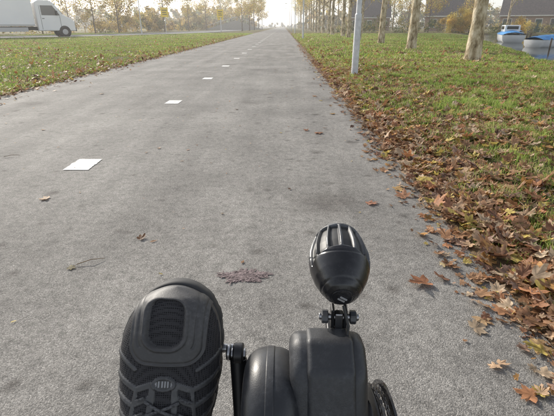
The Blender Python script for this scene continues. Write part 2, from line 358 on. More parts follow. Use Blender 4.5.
# squashed feathery leaf
V=[];F=[]
for i in range(620):
    a=rng.normal()*.6+(math.pi if rng.random()<.5 else 0)+.15;l=(.008+.032*rng.random());q=rng.random()*6.28;r0=rng.random()**.65;cxx=-.165+(.095+.02*math.sin(3*q))*r0*math.cos(q);cyy=1.545+(.043+.012*math.sin(5*q))*r0*math.sin(q)
    dx,dy=math.cos(a)*l,math.sin(a)*l;w=.0010+.0022*rng.random();nx_,ny_=-math.sin(a)*w,math.cos(a)*w;k=len(V);z=.005+.003*rng.random()
    V+=[(cxx-nx_,cyy-ny_,z),(cxx+nx_,cyy+ny_,z),(cxx+dx*.6+nx_*1.4,cyy+dy*.6+ny_*1.4,z+.0015),(cxx+dx*.6-nx_*1.4,cyy+dy*.6-ny_*1.4,z+.001),(cxx+dx,cyy+dy,z)]
    F+=[(k,k+1,k+2,k+3),(k+3,k+2,k+4)]
mesh_py('squashed_leaf',V,F,[noisy(mat('squashed_leaf',rough=.85),(.09,.065,.065),(.23,.175,.175),scale=60)])
# twigs
M_twig=noisy(mat('twig',rough=.9),(.12,.08,.05),(.22,.16,.1),scale=30)
for (x,y,a,l) in [(-.93,1.62,.3,.12),(1.25,2.0,1.0,.35),(1.5,2.9,2.2,.4),(1.1,1.55,.5,.25),(-2.3,3.3,.2,.12)]:
    z=.012 if x<XR else float(g(x,y))+.05
    tube('twig',[(x,y,z),(x+l*.5*math.cos(a),y+l*.5*math.sin(a)+.01,z+.01),(x+l*math.cos(a+.2),y+l*math.sin(a+.2),z)],[.002,.002,.001],M_twig,seg=6)

# ---------------------------------------------------------------- trees
M_bark=mat('plane_bark',rough=.85,spec=.2)
def bark(m):
    tc=N(m,'ShaderNodeTexCoord');mp=N(m,'ShaderNodeMapping');mp.inputs['Scale'].default_value=(1,1,.5);L(m,tc.outputs['Object'],mp.inputs['Vector'])
    a=N(m,'ShaderNodeTexNoise',Scale=5,Detail=7,Roughness=.65);L(m,mp.outputs[0],a.inputs['Vector'])
    r=ramp(m,[(.36,(.12,.09,.055)),(.46,(.34,.27,.17)),(.56,(.56,.48,.34)),(.7,(.70,.63,.5))]);L(m,a.outputs['Fac'],r.inputs['Fac']);L(m,r.outputs[0],P(m).inputs['Base Color'])
    b=N(m,'ShaderNodeTexNoise',Scale=25,Detail=5);L(m,mp.outputs[0],b.inputs['Vector']);bp=N(m,'ShaderNodeBump',Strength=.8,Distance=.03);L(m,b.outputs['Fac'],bp.inputs['Height']);L(m,bp.outputs['Normal'],P(m).inputs['Normal'])
bark(M_bark)
M_bark2=noisy(mat('dark_bark',rough=.9),(.09,.07,.05),(.2,.15,.11),scale=7,bump=.5)
def tree_mesh(name,h,r,seed,nleaf,fcol,barkm,leafs=.09,first=3.4):
    rd=random.Random(seed);V=[];F=[];tips=[]
    def addt(p,rr,seg):
        v,f=tube_data(p,rr,seg);o=len(V);V.extend(v);F.extend([tuple(i+o for i in q) for q in f])
    n=12;tr=[Vector((rd.gauss(0,.02)*i*.4,rd.gauss(0,.02)*i*.4,h*i/(n-1)*.93)) for i in range(n)]
    tr[0].z=-.15;tr.insert(1,Vector((0,0,.12)));rr=[r*1.45,r*1.15]+[r*(1-.82*(i/(n-1))**1.1) for i in range(1,n)]
    addt(tr,rr,16)
    def branch(p,d,l,r0,lev):
        pts=[p];q=p.copy();dd=d.copy()
        for i in range(5):
            dd=(dd+Vector((rd.gauss(0,.13),rd.gauss(0,.13),rd.gauss(.05,.1)))).normalized();q=q+dd*l/5;pts.append(q.copy())
        addt(pts,[r0*(1-.8*i/5) for i in range(6)],7 if lev==0 else 5)
        tips.extend(pts[2:])
        if lev<2:
            for i in range(5 if lev==0 else 3):
                t=rd.randint(1,5);a=rd.random()*6.28
                nd=(dd+Vector((math.cos(a),math.sin(a),rd.random()*.6))*.9).normalized();branch(pts[t],nd,l*.5,r0*.45,lev+1)
    zz=first;k=0
    while zz<h*.92:
        a=k*2.4+rd.random()*.6;t=(zz-first)/(h-first);ll=(h*.30)*(1-.65*t)+.5
        i=min(int(zz/(h*.93)*(n-1))+1,len(tr)-1);p=Vector((tr[i].x,tr[i].y,zz))
        branch(p,Vector((math.cos(a),math.sin(a),.55+t*.8)).normalized(),ll,r*.34*(1-.6*t),0)
        zz+=.42+rd.random()*.35;k+=1
    nb=len(F);T_=np.array([tuple(t) for t in tips])
    rg=np.random.default_rng(seed);c=T_[rg.integers(0,len(T_),nleaf)]+rg.normal(size=(nleaf,3))*.28
    u=rg.normal(size=(nleaf,3));u/=np.linalg.norm(u,axis=1)[:,None];w=np.cross(u,rg.normal(size=(nleaf,3)));w/=np.linalg.norm(w,axis=1)[:,None]
    s=(leafs*(.6+.8*rg.random((nleaf,1))))
    LV=np.stack([c-u*s,c+w*s*.7,c+u*s,c-w*s*.7],1).reshape(-1,3)
    Vn=np.array([tuple(v) for v in V]);allV=np.vstack([Vn,LV]);o=len(Vn)
    LF=np.arange(nleaf*4).reshape(-1,4)+o;AF=np.vstack([np.array(F),LF])
    col=np.ones((len(allV),3))*.3;fc=np.array(fcol);cl=fc[rg.integers(0,len(fc),nleaf)]*(.6+.7*rg.random((nleaf,1)));col[o:]=np.repeat(cl,4,0)
    mi=np.r_[np.zeros(nb),np.ones(nleaf)]
    ob=mesh_np(name,allV,AF,[barkm,M_fol],col=col,matidx=mi,smooth=True);return ob
yel=[(.68,.50,.12),(.60,.42,.10),(.46,.28,.09),(.48,.46,.12),(.38,.38,.10)]
brn=[(.42,.28,.12),(.32,.22,.11),(.52,.40,.16),(.36,.33,.13)]
def place(src,name,x,y,s=1,rot=0):
    o=bpy.data.objects.new(name,src.data);o.location=(x,y,float(g(x,y)));o.rotation_euler=(0,0,rot);o.scale=(s,s,s*(.95+.1*random.random()));C.objects.link(o)
tA=tree_mesh('plane_tree',11,.205,1,3200,yel,M_bark);tB=tree_mesh('plane_tree',12,.195,2,2600,yel+brn,M_bark)
tA.location=(5.5,13.0,float(g(5.5,13.0)));tB.location=(5.65,19.9,float(g(5.65,19.9)))
for i,yy in enumerate([26,32.3,38.8,45,51.5,58,64.5,71,78,85,93,101,110,120,132,146,160,180]):
    place([tA,tB][i%2],'plane_tree',5.65+random.gauss(0,.12),yy+random.gauss(0,.4),.82+.2*random.random(),random.random()*6)
for i,yy in enumerate([36,46,58,70,84,99,117]):
    place([tA,tB][(i+1)%2],'plane_tree',10.0,yy+random.gauss(0,1),.7+.15*random.random(),random.random()*6)
tC=tree_mesh('lime_tree',8,.11,5,3600,yel+brn,M_bark2,first=1.8);tC.location=(-24,66,0)
for i,(x,y) in enumerate([(-27,75),(-31,58),(-22,84),(-36,50),(-20,96),(-8.0,88),(-7.6,102),(-7.6,118),(-7.4,136),(-7.4,158),(-42,62),(-19,112),(-18,130),(-33,70),(-46,45),(-17,150),(-25,60)]):
    place(tC,'lime_tree',x,y,.8+.5*random.random(),random.random()*6)
for i,(x,y) in enumerate([(30,74),(37,76),(24,76),(20,84),(46,74),(52,60),(26,96)]):
    place([tC,tA][i%2],'willow_tree',x,y,.8+.4*random.random(),random.random()*6)

def mass(name,clumps,n,pal_,leaf=.16,seed=1):
    rg=np.random.default_rng(seed);cl=np.array(clumps,float);w=cl[:,3]*cl[:,4]*cl[:,5];w=w/w.sum()
    ns=max(len(cl)*14,1);ci=rg.choice(len(cl),ns,p=w);d=rg.normal(size=(ns,3));d/=np.linalg.norm(d,axis=1)[:,None];d*=rg.random((ns,1))**.4
    sc=cl[ci,:3]+d*cl[ci,3:6];sr=.35+.5*rg.random(ns)*cl[ci,5]*.45;sb=.5+.8*rg.random(ns)
    si=rg.integers(0,ns,n);c=sc[si]+rg.normal(size=(n,3))*sr[si][:,None]*.55;c[:,2]=np.maximum(c[:,2],.02)
    u=rg.normal(size=(n,3));u/=np.linalg.norm(u,axis=1)[:,None];w_=np.cross(u,rg.normal(size=(n,3)));w_/=np.linalg.norm(w_,axis=1)[:,None]
    s=leaf*(.5+rg.random((n,1)))*np.clip(c[:,1:2]/70,.8,3)
    V=np.stack([c-u*s,c+w_*s*.6,c+u*s,c-w_*s*.6],1).reshape(-1,3)
    pa=np.array(pal_);pc=pa[rg.integers(0,len(pa),ns)];col=pc[si]*sb[si][:,None]*(.7+.5*rg.random((n,1)))
    return mesh_np(name,V,np.arange(n*4).reshape(-1,4),[M_fol],col=np.repeat(col,4,0))
olive=[(.26,.25,.09),(.38,.29,.11),(.52,.38,.12),(.22,.23,.09),(.60,.46,.13),(.40,.28,.13)]
cl=[]
for i in range(len(RC)):
    p=RC[i]-Nn[i]*(9+random.random()*5)
    if p[1]>20 and p[1]<230:
        hh=1.0+random.random()*1.7
        cl.append((p[0]-1,p[1],hh*.8,2.2,2.2,hh))
mass('shrubbery',cl,65000,olive,.12,3)
cl=[]
for i in range(90):
    x=-140+i*1.45+random.random();
    if x>-13:break
    hh=2+random.random()*3.0;cl.append((x,170+random.random()*30,hh*.8,4,4,hh))
for i in range(80):
    x=9+i*1.8+random.random();hh=2.0+random.random()*3.0;cl.append((x,165+random.random()*30,hh*.8,4,4,hh))
mass('distant_trees',cl,80000,olive+[(.2,.24,.12)],.17,5)
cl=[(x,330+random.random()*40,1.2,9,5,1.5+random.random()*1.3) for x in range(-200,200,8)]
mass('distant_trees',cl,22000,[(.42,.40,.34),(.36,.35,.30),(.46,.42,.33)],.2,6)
cl=[]
for y in range(0,66,3):
    b=float(bankL(np.array(float(y))))+18.8
    hh=.4+random.random()*.9;cl.append((b+random.random(),y,hh*.6,1.4,1.6,hh))
for x in range(10,60,3):
    hh=.5+random.random()*1.0;cl.append((x,72+random.random()*3,hh*.7,1.8,1.2,hh))
mass('hedge',cl,26000,[(.14,.19,.07),(.24,.24,.10),(.36,.30,.12),(.44,.36,.12)],.10,8)
mass('golden_willow_shrub',[(27.5,71,1.8,1.8,1.4,1.6),(25.5,71.5,1.4,1.2,1.2,1.3),(36,70,1.0,1.2,1.2,1.0)],12000,[(.68,.50,.12),(.6,.42,.12),(.7,.58,.18)],.08,12)

# ---------------------------------------------------------------- houses
M_brick=mat('brick',rough=.85)
tc=N(M_brick,'ShaderNodeTexCoord');bt=N(M_brick,'ShaderNodeTexBrick',Scale=4.5);bt.inputs['Color1'].default_value=(.34,.22,.17,1);bt.inputs['Color2'].default_value=(.42,.28,.21,1);bt.inputs['Mortar'].default_value=(.42,.39,.35,1);bt.inputs['Mortar Size'].default_value=.02
mp=N(M_brick,'ShaderNodeMapping');mp.inputs['Rotation'].default_value=(R(90),0,0);L(M_brick,tc.outputs['Object'],mp.inputs['Vector']);L(M_brick,mp.outputs[0],bt.inputs['Vector']);L(M_brick,bt.outputs['Color'],P(M_brick).inputs['Base Color'])
M_roof=noisy(mat('roof_tile',rough=.7),(.09,.08,.08),(.16,.13,.12),scale=5,bump=.3)
M_white=noisy(mat('white_frame',rough=.5),(.7,.7,.68),(.8,.8,.78),scale=3)
M_glass=mat('window_glass',(.03,.035,.04),.06,spec=.8)
M_door=noisy(mat('door_paint',rough=.4),(.03,.07,.06),(.05,.10,.08),scale=5)
def house(x,y,w,dp,hw,rot):
    e=empty('brick_house',(x,y,0),(0,0,rot))
    box('walls',(0,0,hw/2-.1),(w,dp,hw+.2),M_brick,e)
    hr=dp*.55;V=[(-w/2-.2,-dp/2-.35,hw-.12),(w/2+.2,-dp/2-.35,hw-.12),(w/2+.2,dp/2+.35,hw-.12),(-w/2-.2,dp/2+.35,hw-.12),(-w/2-.2,0,hw+hr),(w/2+.2,0,hw+hr)]
    mesh_py('roof',V,[(0,1,5,4),(2,3,4,5),(0,4,3),(1,2,5),(0,3,2,1)],[M_roof],parent=e)
    box('chimney',(w*.3,.3,hw+hr*.9),(.7,.7,1.6),M_brick,e)
    box('gutter',(0,-dp/2-.43,hw-.1),(w+.4,.14,.16),M_white,e)
    nwin=max(2,int(w//2.4))
    for fl in range(2 if hw>4 else 1):
        for i in range(nwin):
            cx=-w/2+w*(i+.5)/nwin;cz=1.5+fl*2.7
            if fl==0 and i==nwin//2:
                box('door_frame',(cx,-dp/2-.02,1.1),(1.15,.1,2.3),M_white,e);box('door',(cx,-dp/2-.09,1.05),(.95,.05,2.1),M_door,e);continue
            box('window_frame',(cx,-dp/2-.02,cz),(1.5,.1,1.5),M_white,e)
            for s in(-1,1):box('window_pane',(cx+s*.35,-dp/2-.075,cz),(.62,.02,1.32),M_glass,e)
            box('sill',(cx,-dp/2-.12,cz-.8),(1.7,.22,.08),M_conc,e)
house(33,92,9,8,2.8,R(-18));house(46,86,10,8,2.8,R(-28));house(20,108,9,8,2.8,R(-8));house(60,74,10,8,5.4,R(-40))

# ---------------------------------------------------------------- street furniture
M_galv=noisy(mat('galvanised_steel',rough=.5,metal=.2),(.5,.51,.52),(.64,.65,.66),scale=12)
def lamp(x,y):
    e=empty('street_lamp',(x,y,float(g(x,y))))
    tube('column',[(0,0,-.1),(0,0,1.2),(0,0,1.22),(0,0,6)],[.072,.07,.055,.04],M_galv,e,seg=20)
    box('door_plate',(0,-.068,.65),(.06,.012,.35),M_galv,e)
    tube('base_collar',[(0,0,-.05),(0,0,.04)],[.1,.09],M_conc,e,seg=20)
    tube('arm',[(0,0,5.9),(-.25,0,6.15),(-.7,0,6.2)],[.035,.03,.03],M_galv,e,seg=12)
    box('lamp_head',(-.95,0,6.2),(.6,.22,.1),M_galv,e,bevel=.03);box('lens',(-.95,0,6.135),(.45,.16,.03),M_glass,e)
for yy in (9.55,36,62,90,118,150):lamp(1.55,yy)
for p in[(-16.3,52),(-11.5,84),(-8.2,125)]:lamp(*p)
M_yel=mat('sign_yellow',(.85,.62,.03),.4);M_blk=mat('sign_black',(.02,.02,.02),.5)
def sign(x,y,w,h,z):
    e=empty('traffic_sign',(x,y,0))
    tube('post',[(0,0,-.1),(0,0,z+h)],.045,M_galv,e,seg=10)
    box('panel',(0,-.07,z+h/2),(w,.03,h),M_yel,e,bevel=.01)
    box('border',(0,-.089,z+h*.72),(w*.7,.004,h*.08),M_blk,e);box('text_line',(-w*.05,-.089,z+h*.5),(w*.55,.004,h*.07),M_blk,e);box('text_line',(0,-.089,z+h*.3),(w*.6,.004,h*.07),M_blk,e)
sign(-17.6,68,1.1,1.3,2.2);sign(-11.3,82,1.1,1.3,2.4);sign(-13.5,98,1.2,1.3,2.2)
e=empty('footbridge',(-13.5,128,0),(0,0,R(8)))
mesh_py('ramp',[(-9,-2,0),(0,-2,2.4),(8,-2,0),(-9,2,0),(0,2,2.4),(8,2,0)],[(0,2,1),(3,4,5),(0,1,4,3),(1,2,5,4),(0,3,5,2)],[M_conc],parent=e)
for s in range(-8,8):
    zz=2.4*(1-abs(s)/8.6);box('railing_post',(s,-1.9,zz+.45),(.06,.06,1.0),M_galv,e)
tube('handrail',[(-8,-1.9,1.1),(0,-1.9,3.3),(7.5,-1.9,1.2)],.05,M_galv,e,seg=8)

# ---------------------------------------------------------------- truck
M_tw=noisy(mat('truck_white_paint',rough=.35,coat=.4),(.80,.81,.82),(.84,.84,.84),scale=1.2)
M_tyre=noisy(mat('tyre_rubber',rough=.85),(.015,.015,.015),(.03,.03,.03),scale=20)
M_dark=mat('dark_plastic',(.03,.03,.032),.6);M_rim=mat('rim_grey',(.4,.4,.42),.4,metal=.7);M_red=mat('lamp_red',(.5,.02,.02),.3);M_clr=mat('headlamp_clear',(.7,.72,.75),.1,spec=.8)
def truck(x,y,rot,s):
    e=empty('box_truck',(x,y,0),(0,0,rot),s)
    box('cargo_box',(0,-2.35,2.05),(2.15,4.3,2.4),M_tw,e,bevel=.04)
    box('chassis',(0,-1.2,.62),(1.0,6.4,.25),M_dark,e)
    box('box_skirt',(0,-2.35,.81),(2.17,4.32,.08),M_rim,e)
    for sx in(-1,1):box('side_guard',(sx*1.02,-1.7,.55),(.05,2.0,.28),M_rim,e)
    prof=[(.0,.45),(.0,2.35),(.25,2.5),(.95,2.5),(1.2,2.38),(1.78,1.55),(2.35,1.28),(2.5,1.05),(2.55,.45)]
    extrude_x('cab',prof,-.95,.95,M_tw,e,bevel=.07)
    for sx in(-1,1):
        mesh_py('side_window',[(sx*.956,.35,1.5),(sx*.956,.35,2.15),(sx*.956,1.15,2.15),(sx*.956,1.58,1.5)],[(0,1,2,3)],[M_glass],parent=e)
        box('door_line',(sx*.953,.27,1.35),(.01,.02,1.6),M_dark,e);box('door_line',(sx*.953,1.55,1.0),(.01,.02,.9),M_dark,e)
        box('mirror',(sx*1.12,1.35,1.65),(.14,.1,.32),M_dark,e,bevel=.03);box('door_handle',(sx*.96,.42,1.28),(.02,.16,.04),M_dark,e)
        box('headlight',(sx*.72,2.44,1.05),(.3,.2,.2),M_clr,e,bevel=.03)
        for wy in(1.75,-3.2):
            tube('tyre',[(sx*.72,wy,.38),(sx*.98,wy,.38)],.38,M_tyre,e,seg=28);tube('rim',[(sx*.8,wy,.38),(sx*.99,wy,.38)],.21,M_rim,e,seg=20)
            tube('wheel_arch',[(sx*.6,wy,.42),(sx*.962,wy,.42)],.44,M_dark,e,seg=28)
        box('tail_light',(sx*.9,-4.52,.8),(.2,.04,.12),M_red,e)
    mesh_py('windscreen',[(-.8,1.235,2.36),(.8,1.235,2.36),(.86,1.79,1.575),(-.86,1.79,1.575)],[(0,1,2,3)],[M_glass],parent=e).location=(0,.012,.012)
    box('bumper',(0,2.55,.55),(1.8,.12,.25),M_dark,e,bevel=.03);box('grille',(0,2.53,.9),(1.0,.06,.2),M_dark,e)
truck(-23.5,43.0,R(-52),1.28)

# ---------------------------------------------------------------- boats
M_bblue=noisy(mat('boat_cover_blue',rough=.6),(.04,.20,.50),(.08,.32,.66),scale=3,bump=.3);M_bwh=mat('boat_hull',(.75,.76,.77),.35);M_bteal=mat('boat_hull_blue',(.06,.32,.55),.4)
def boat(x,y,rot,s,hm,cabin):
    e=empty('moored_boat',(x,y,WL),(0,0,rot),s)
    V=[];F=[];ns=12
    for i in range(ns+1):
        t=i/ns;yy=-2.4+4.8*t;w=.95*(1-max(0,(t-.45)/.55)**2.3)+.01;dz=.18*t*t
        for a,z in((1.0,.62+dz),(.92,.2),(.6,-.15),(-.6,-.15),(-.92,.2),(-1.0,.62+dz)):V.append((a*w,yy,z))
        if i:
            for k in range(5):F.append(((i-1)*6+k,(i-1)*6+k+1,i*6+k+1,i*6+k))
    F.append((5,4,3,2,1,0));mesh_py('hull',V,F,[hm],smooth=True,parent=e)
    V=[];F=[]
    for i in range(ns+1):
        t=i/ns;yy=-2.42+4.8*t;w=.97*(1-max(0,(t-.45)/.55)**2.3)+.02;dz=.18*t*t
        for k in range(7):
            a=-1+k/3;V.append((a*w,yy,.64+dz+.38*(1-a*a)*math.sin(math.pi*min(1,t*1.0+.12))**.6+.02*math.sin(i*2.3)))
        if i:
            for k in range(6):F.append(((i-1)*7+k,(i-1)*7+k+1,i*7+k+1,i*7+k))
    mesh_py('tarpaulin',V,F,[M_bblue],smooth=True,parent=e)
    if cabin:
        box('cabin',(0,-.4,1.15),(1.3,1.7,.6),M_bwh,e,bevel=.08)
        for sx in(-1,1):box('cabin_window',(sx*.655,-.4,1.22),(.02,1.1,.26),M_glass,e)
        box('cabin_window',(0,-1.255,1.22),(.95,.02,.26),M_glass,e)
    tube('mooring_post',[(1.4,-2,-1),(1.4,-2,.8)],.07,M_bark2,e,seg=8)
boat(16.2,27.5,R(-65),.66,M_bwh,False);boat(18.0,36.5,R(-15),.85,M_bwh,True);boat(25,50,R(-20),.9,M_bwh,False);boat(27.5,42,R(-60),.9,M_bteal,True)

# ================================================================ FOREGROUND
def fine_plastic(name,base,rough,bs,st,dist=.0004):
    m=mat(name,base,rough);tc=N(m,'ShaderNodeTexCoord');n=N(m,'ShaderNodeTexNoise',Scale=bs,Detail=2);L(m,tc.outputs['Object'],n.inputs['Vector'])
    b=N(m,'ShaderNodeBump',Strength=st,Distance=dist);L(m,n.outputs['Fac'],b.inputs['Height']);L(m,b.outputs['Normal'],P(m).inputs['Normal'])
    d=N(m,'ShaderNodeTexNoise',Scale=18,Detail=6,Roughness=.7);L(m,tc.outputs['Object'],d.inputs['Vector'])
    r=ramp(m,[(.35,rough-.08),(.7,rough+.12)]);L(m,d.outputs['Fac'],r.inputs['Fac']);L(m,r.outputs[0],P(m).inputs['Roughness'])
    d2=N(m,'ShaderNodeTexNoise',Scale=160,Detail=6,Roughness=.8);L(m,tc.outputs['Object'],d2.inputs['Vector'])
    ml_=N(m,'ShaderNodeMath',operation='MULTIPLY');L(m,d.outputs['Fac'],ml_.inputs[0]);L(m,d2.outputs['Fac'],ml_.inputs[1])
    r2=ramp(m,[(.22,base),(.33,tuple(c*1.5+.004 for c in base)),(.46,tuple(c*2.5+.03 for c in base))]);L(m,ml_.outputs[0],r2.inputs['Fac']);L(m,r2.outputs[0],P(m).inputs['Base Color'])
    return m
M_hous=fine_plastic('housing_plastic',(.022,.023,.026),.46,900,.5)
M_hous2=fine_plastic('motor_cover',(.016,.017,.020),.40,700,.3)
M_glossb=fine_plastic('gloss_black',(.010,.010,.012),.24,300,.05)
M_rib=fine_plastic('rib_grey',(.040,.042,.047),.38,500,.2)
M_steel=mat('steel',(.35,.35,.36),.32,metal=1);M_chain=noisy(mat('chain_steel',rough=.4,metal=.8),(.05,.045,.04),(.2,.19,.18),scale=80)
M_alu=mat('black_alloy',(.03,.03,.032),.35,metal=.6)

trike=empty('recumbent_tricycle')
prof=[(.425,.640),(.405,.666),(.375,.673),(.345,.654),(.318,.60),(.30,.54),(.30,.46),(.34,.42),(.42,.42),(.455,.47),(.458,.56),(.445,.61)]
extrude_x('motor_housing',prof,.009,.096,M_hous,trike,bevel=.014,seg=6)
prof2=[(y+(y-.38)*.02-.002,z+.0035) for y,z in prof]
extrude_x('housing_cover',prof2,.028,.081,M_hous,trike,bevel=.006,seg=4)
def disc(name,cy,cz,r,x0,x1,m,bev,seg=72,rx=None):
    n=seg;V=[];steps=8
    prs=[(x0+bev-bev*math.sin(math.pi/2*(1-k/steps)),r-bev+bev*math.cos(math.pi/2*(1-k/steps))) for k in range(steps+1)]
    prs=prs+[(x0+x1-p[0],p[1]) for p in reversed(prs)]
    for (xx,rr) in prs:
        for i in range(n):
            a=2*math.pi*i/n;V.append((xx,cy+rr*math.cos(a),cz+rr*math.sin(a)))
    F=[]
    for j in range(len(prs)-1):
        for i in range(n):F.append((j*n+i,j*n+(i+1)%n,(j+1)*n+(i+1)%n,(j+1)*n+i))
    F.append(tuple(range(n)));F.append(tuple((len(prs)-1)*n+i for i in range(n)))
    return mesh_py(name,V,F,[m],smooth=True,parent=trike)
disc('motor_drum',.365,.565,.081,-.045,.020,M_hous2,.026,120)
disc('motor_drum_rib',.365,.565,.0822,-.018,-.008,M_hous2,.0015,120)
disc('bottom_bracket',.37,.455,.028,-.06,.125,M_alu,.004,36)
def ring(name,cy,cz,r0,r1,x0,x1,m,teeth=0,th=.004,seg=192):
    V=[];F=[];n=seg
    for i in range(n):
        a=2*math.pi*i/n;ro=r1+(th*max(0,math.sin(a*teeth)) if teeth else 0)
        for x,r in((x0,r0),(x0,ro),(x1,ro),(x1,r0)):V.append((x,cy+r*math.cos(a),cz+r*math.sin(a)))
    for i in range(n):
        j=(i+1)%n
        for k in range(4):F.append((4*i+k,4*i+(k+1)%4,4*j+(k+1)%4,4*j+k))
    return mesh_py(name,V,F,[m],parent=trike)
CY,CZ,CX=.37,.462,.007
ring('chainring',CY,CZ,.082,.100,.118+CX,.1215+CX,M_chain,teeth=48)
ring('chain_guard',CY,CZ,.094,.112,.1285+CX,.1315+CX,M_glossb)
ring('chain_guard_inner',CY,CZ,.09,.108,.1095+CX,.112+CX,M_alu)
V=[];F=[]
for i in range(48):
    for off,xw in((0,.0035),(.5,.0055)):
        a=2*math.pi*(i+off)/48
        c=Vector((.1198+CX,CY+.1035*math.cos(a),CZ+.1035*math.sin(a)));t=Vector((0,-math.sin(a),math.cos(a)));nrm=Vector((0,math.cos(a),math.sin(a)))
        for sx in(-1,1):
            o=len(V);xc=c.x+sx*xw
            for dx in(-.0006,.0006):
                for u,w in((-.0065,0),(-.004,.0038),(0,.0026),(.004,.0038),(.0065,0),(.004,-.0038),(0,-.0026),(-.004,-.0038)):
                    p=c+t*u+nrm*w;V.append((xc+dx,p.y,p.z))
            F.append(tuple(range(o,o+8)));F.append(tuple(range(o+15,o+7,-1)))
            for k in range(8):F.append((o+k,o+(k+1)%8,o+8+(k+1)%8,o+8+k))
mesh_py('chain',V,F,[M_chain],parent=trike)
for k in range(5):
    a=k*2*math.pi/5+.5;tube('chainring_arm',[(.115+CX,CY,CZ),(.118+CX,CY+.085*math.cos(a),CZ+.085*math.sin(a))],[.011,.007],M_alu,trike,seg=10)
# cranks
tube('crank_arm',[(-.052,.37,.455),(-.055,.40,.53),(-.057,.428,.597)],[.013,.0085,.0115],M_alu,trike,seg=16)
tube('crank_eye',[(-.064,.430,.603),(-.050,.430,.603)],.014,M_alu,trike,seg=24)
tube('crank_bolt',[(-.067,.430,.603),(-.047,.430,.603)],.0075,M_steel,trike,seg=6)
tube('axle_washer',[(-.073,.432,.603),(-.067,.432,.603)],.0105,M_steel,trike,seg=20)
tube('pedal_spindle',[(-.062,.44,.603),(-.175,.44,.603)],.006,M_steel,trike,seg=12)
box('pedal',(-.135,.462,.600),(.09,.022,.09),M_alu,trike,bevel=.004)
for s in(-1,1):box('pedal_cage',(-.135,.452,.600+s*.042),(.095,.03,.008),M_steel,trike,bevel=.001)
tube('crank_arm',[(.125,.37,.455),(.135,.34,.38),(.135,.308,.305)],[.015,.011,.013],M_alu,trike,seg=16)
box('pedal',(.205,.33,.305),(.09,.022,.09),M_alu,trike,bevel=.004);tube('pedal_spindle',[(.135,.308,.305),(.25,.32,.305)],.006,M_steel,trike,seg=12)
tube('boom_tube',[(.0,.40,.46),(.0,.2,.40),(.0,-.1,.30),(.0,-.6,.25),(.0,-1.0,.3)],.026,M_hous,trike,seg=20)
tube('cross_tube',[(-.38,-.05,.26),(0,-.08,.32),(.38,-.05,.26)],.018,M_hous,trike,seg=16)
def wheel(x,y,r):
    pts=[(x,y+r*math.cos(2*math.pi*i/48),r+.02+r*math.sin(2*math.pi*i/48)) for i in range(49)]
    tube('tyre',pts,.022,M_tyre,trike,seg=10,cap=False);pts=[(x,y+(r-.03)*math.cos(2*math.pi*i/48),r+.02+(r-.03)*math.sin(2*math.pi*i/48)) for i in range(49)]
    tube('wheel_rim',pts,.011,M_steel,trike,seg=8,cap=False);tube('hub',[(x-.04,y,r+.02),(x+.04,y,r+.02)],.02,M_alu,trike)
    for k in range(20):
        a=k*2*math.pi/20;tube('spoke',[(x,y,r+.02),(x,y+(r-.03)*math.cos(a),r+.02+(r-.03)*math.sin(a))],.0012,M_steel,trike,seg=5)
wheel(-.4,-.05,.23);wheel(.4,-.05,.23);wheel(0,-1.0,.23)

# ---- headlamp
hl=empty('bicycle_headlamp',(.0685,.432,.737),(R(17),0,R(-2)))
pf=np.array([(-.0475,0.0),(-.0472,.007),(-.046,.0135),(-.0425,.0185),(-.034,.0245),(-.022,.0305),(-.008,.0350),(.004,.0366),(.015,.0362),(.028,.0335),(.040,.0298),(.047,.0268),(.0495,.0250),(.050,.0235),(.0485,.0225),(.046,.0)])
npf=150;d=np.r_[0,np.cumsum(np.hypot(*np.diff(pf,axis=0).T))];t=np.linspace(0,d[-1],npf);py_=np.interp(t,d,pf[:,0]);pr_=np.interp(t,d,pf[:,1])
for _ in range(3):pr_[1:-14]=(pr_[:-15]+2*pr_[1:-14]+pr_[2:-13])/4
ns=260;ph=np.arange(ns)/ns*2*np.pi
PY,PH=np.meshgrid(py_,ph,indexing='ij');PR=np.repeat(pr_[:,None],ns,1)
dev=(PH-np.pi/2+np.pi)%(2*np.pi)-np.pi
slot=np.zeros_like(PR)
for c0 in np.radians([-66,-40,-13.5,13.5,40,66]):
    slot=np.maximum(slot,(1-sst(R(9),R(11.5),np.abs(dev-c0))))
ax_=sst(.000,.003,PY+.010*(dev**2)*.6)*(1-sst(.040,.044,PY))*(PR>.02)
slot=slot*ax_
PR=PR-.0046*slot
PR=PR-.0009*np.exp(-((PY+.007-.006*dev**2*(np.abs(dev)<1.5))/.0010)**2)*(np.abs(dev)<1.5)
PR=PR-.0007*np.exp(-((PY+.036)/.0012)**2)
V=np.stack([PR*np.cos(PH),PY,PR*np.sin(PH)],-1).reshape(-1,3)
idx=np.arange(npf*ns).reshape(npf,ns);nxt=np.roll(idx,-1,1)
F=np.stack([idx[:-1],idx[1:],nxt[1:],nxt[:-1]],-1).reshape(-1,4)
sl=slot[:-1].reshape(-1);mid=PY[:-1].reshape(-1);dv=np.abs(dev[:-1]).reshape(-1)
mi=np.where(sl>.6,1,np.where((mid>-.001)&(dv<R(84))&(mid<.046),2,0));mi=np.where(mid>.0478,3,mi)
mesh_np('lamp_body',V,F,[M_glossb,M_blk,M_rib,M_clr],smooth=True,matidx=mi,parent=hl)
tube('end_cap_ring',[(0,-.0478,0),(0,-.0455,0)],[.011,.0135],M_glossb,hl,seg=32)
ME=mat('emblem_grey',(.3,.3,.31),.4)
box('emblem',(0.0012,-.0488,.0012),(.009,.0012,.0018),ME,hl,rot=Matrix.Rotation(R(35),3,'Y'))
box('emblem',(-.0012,-.0488,-.0018),(.009,.0012,.0018),ME,hl,rot=Matrix.Rotation(R(35),3,'Y'))
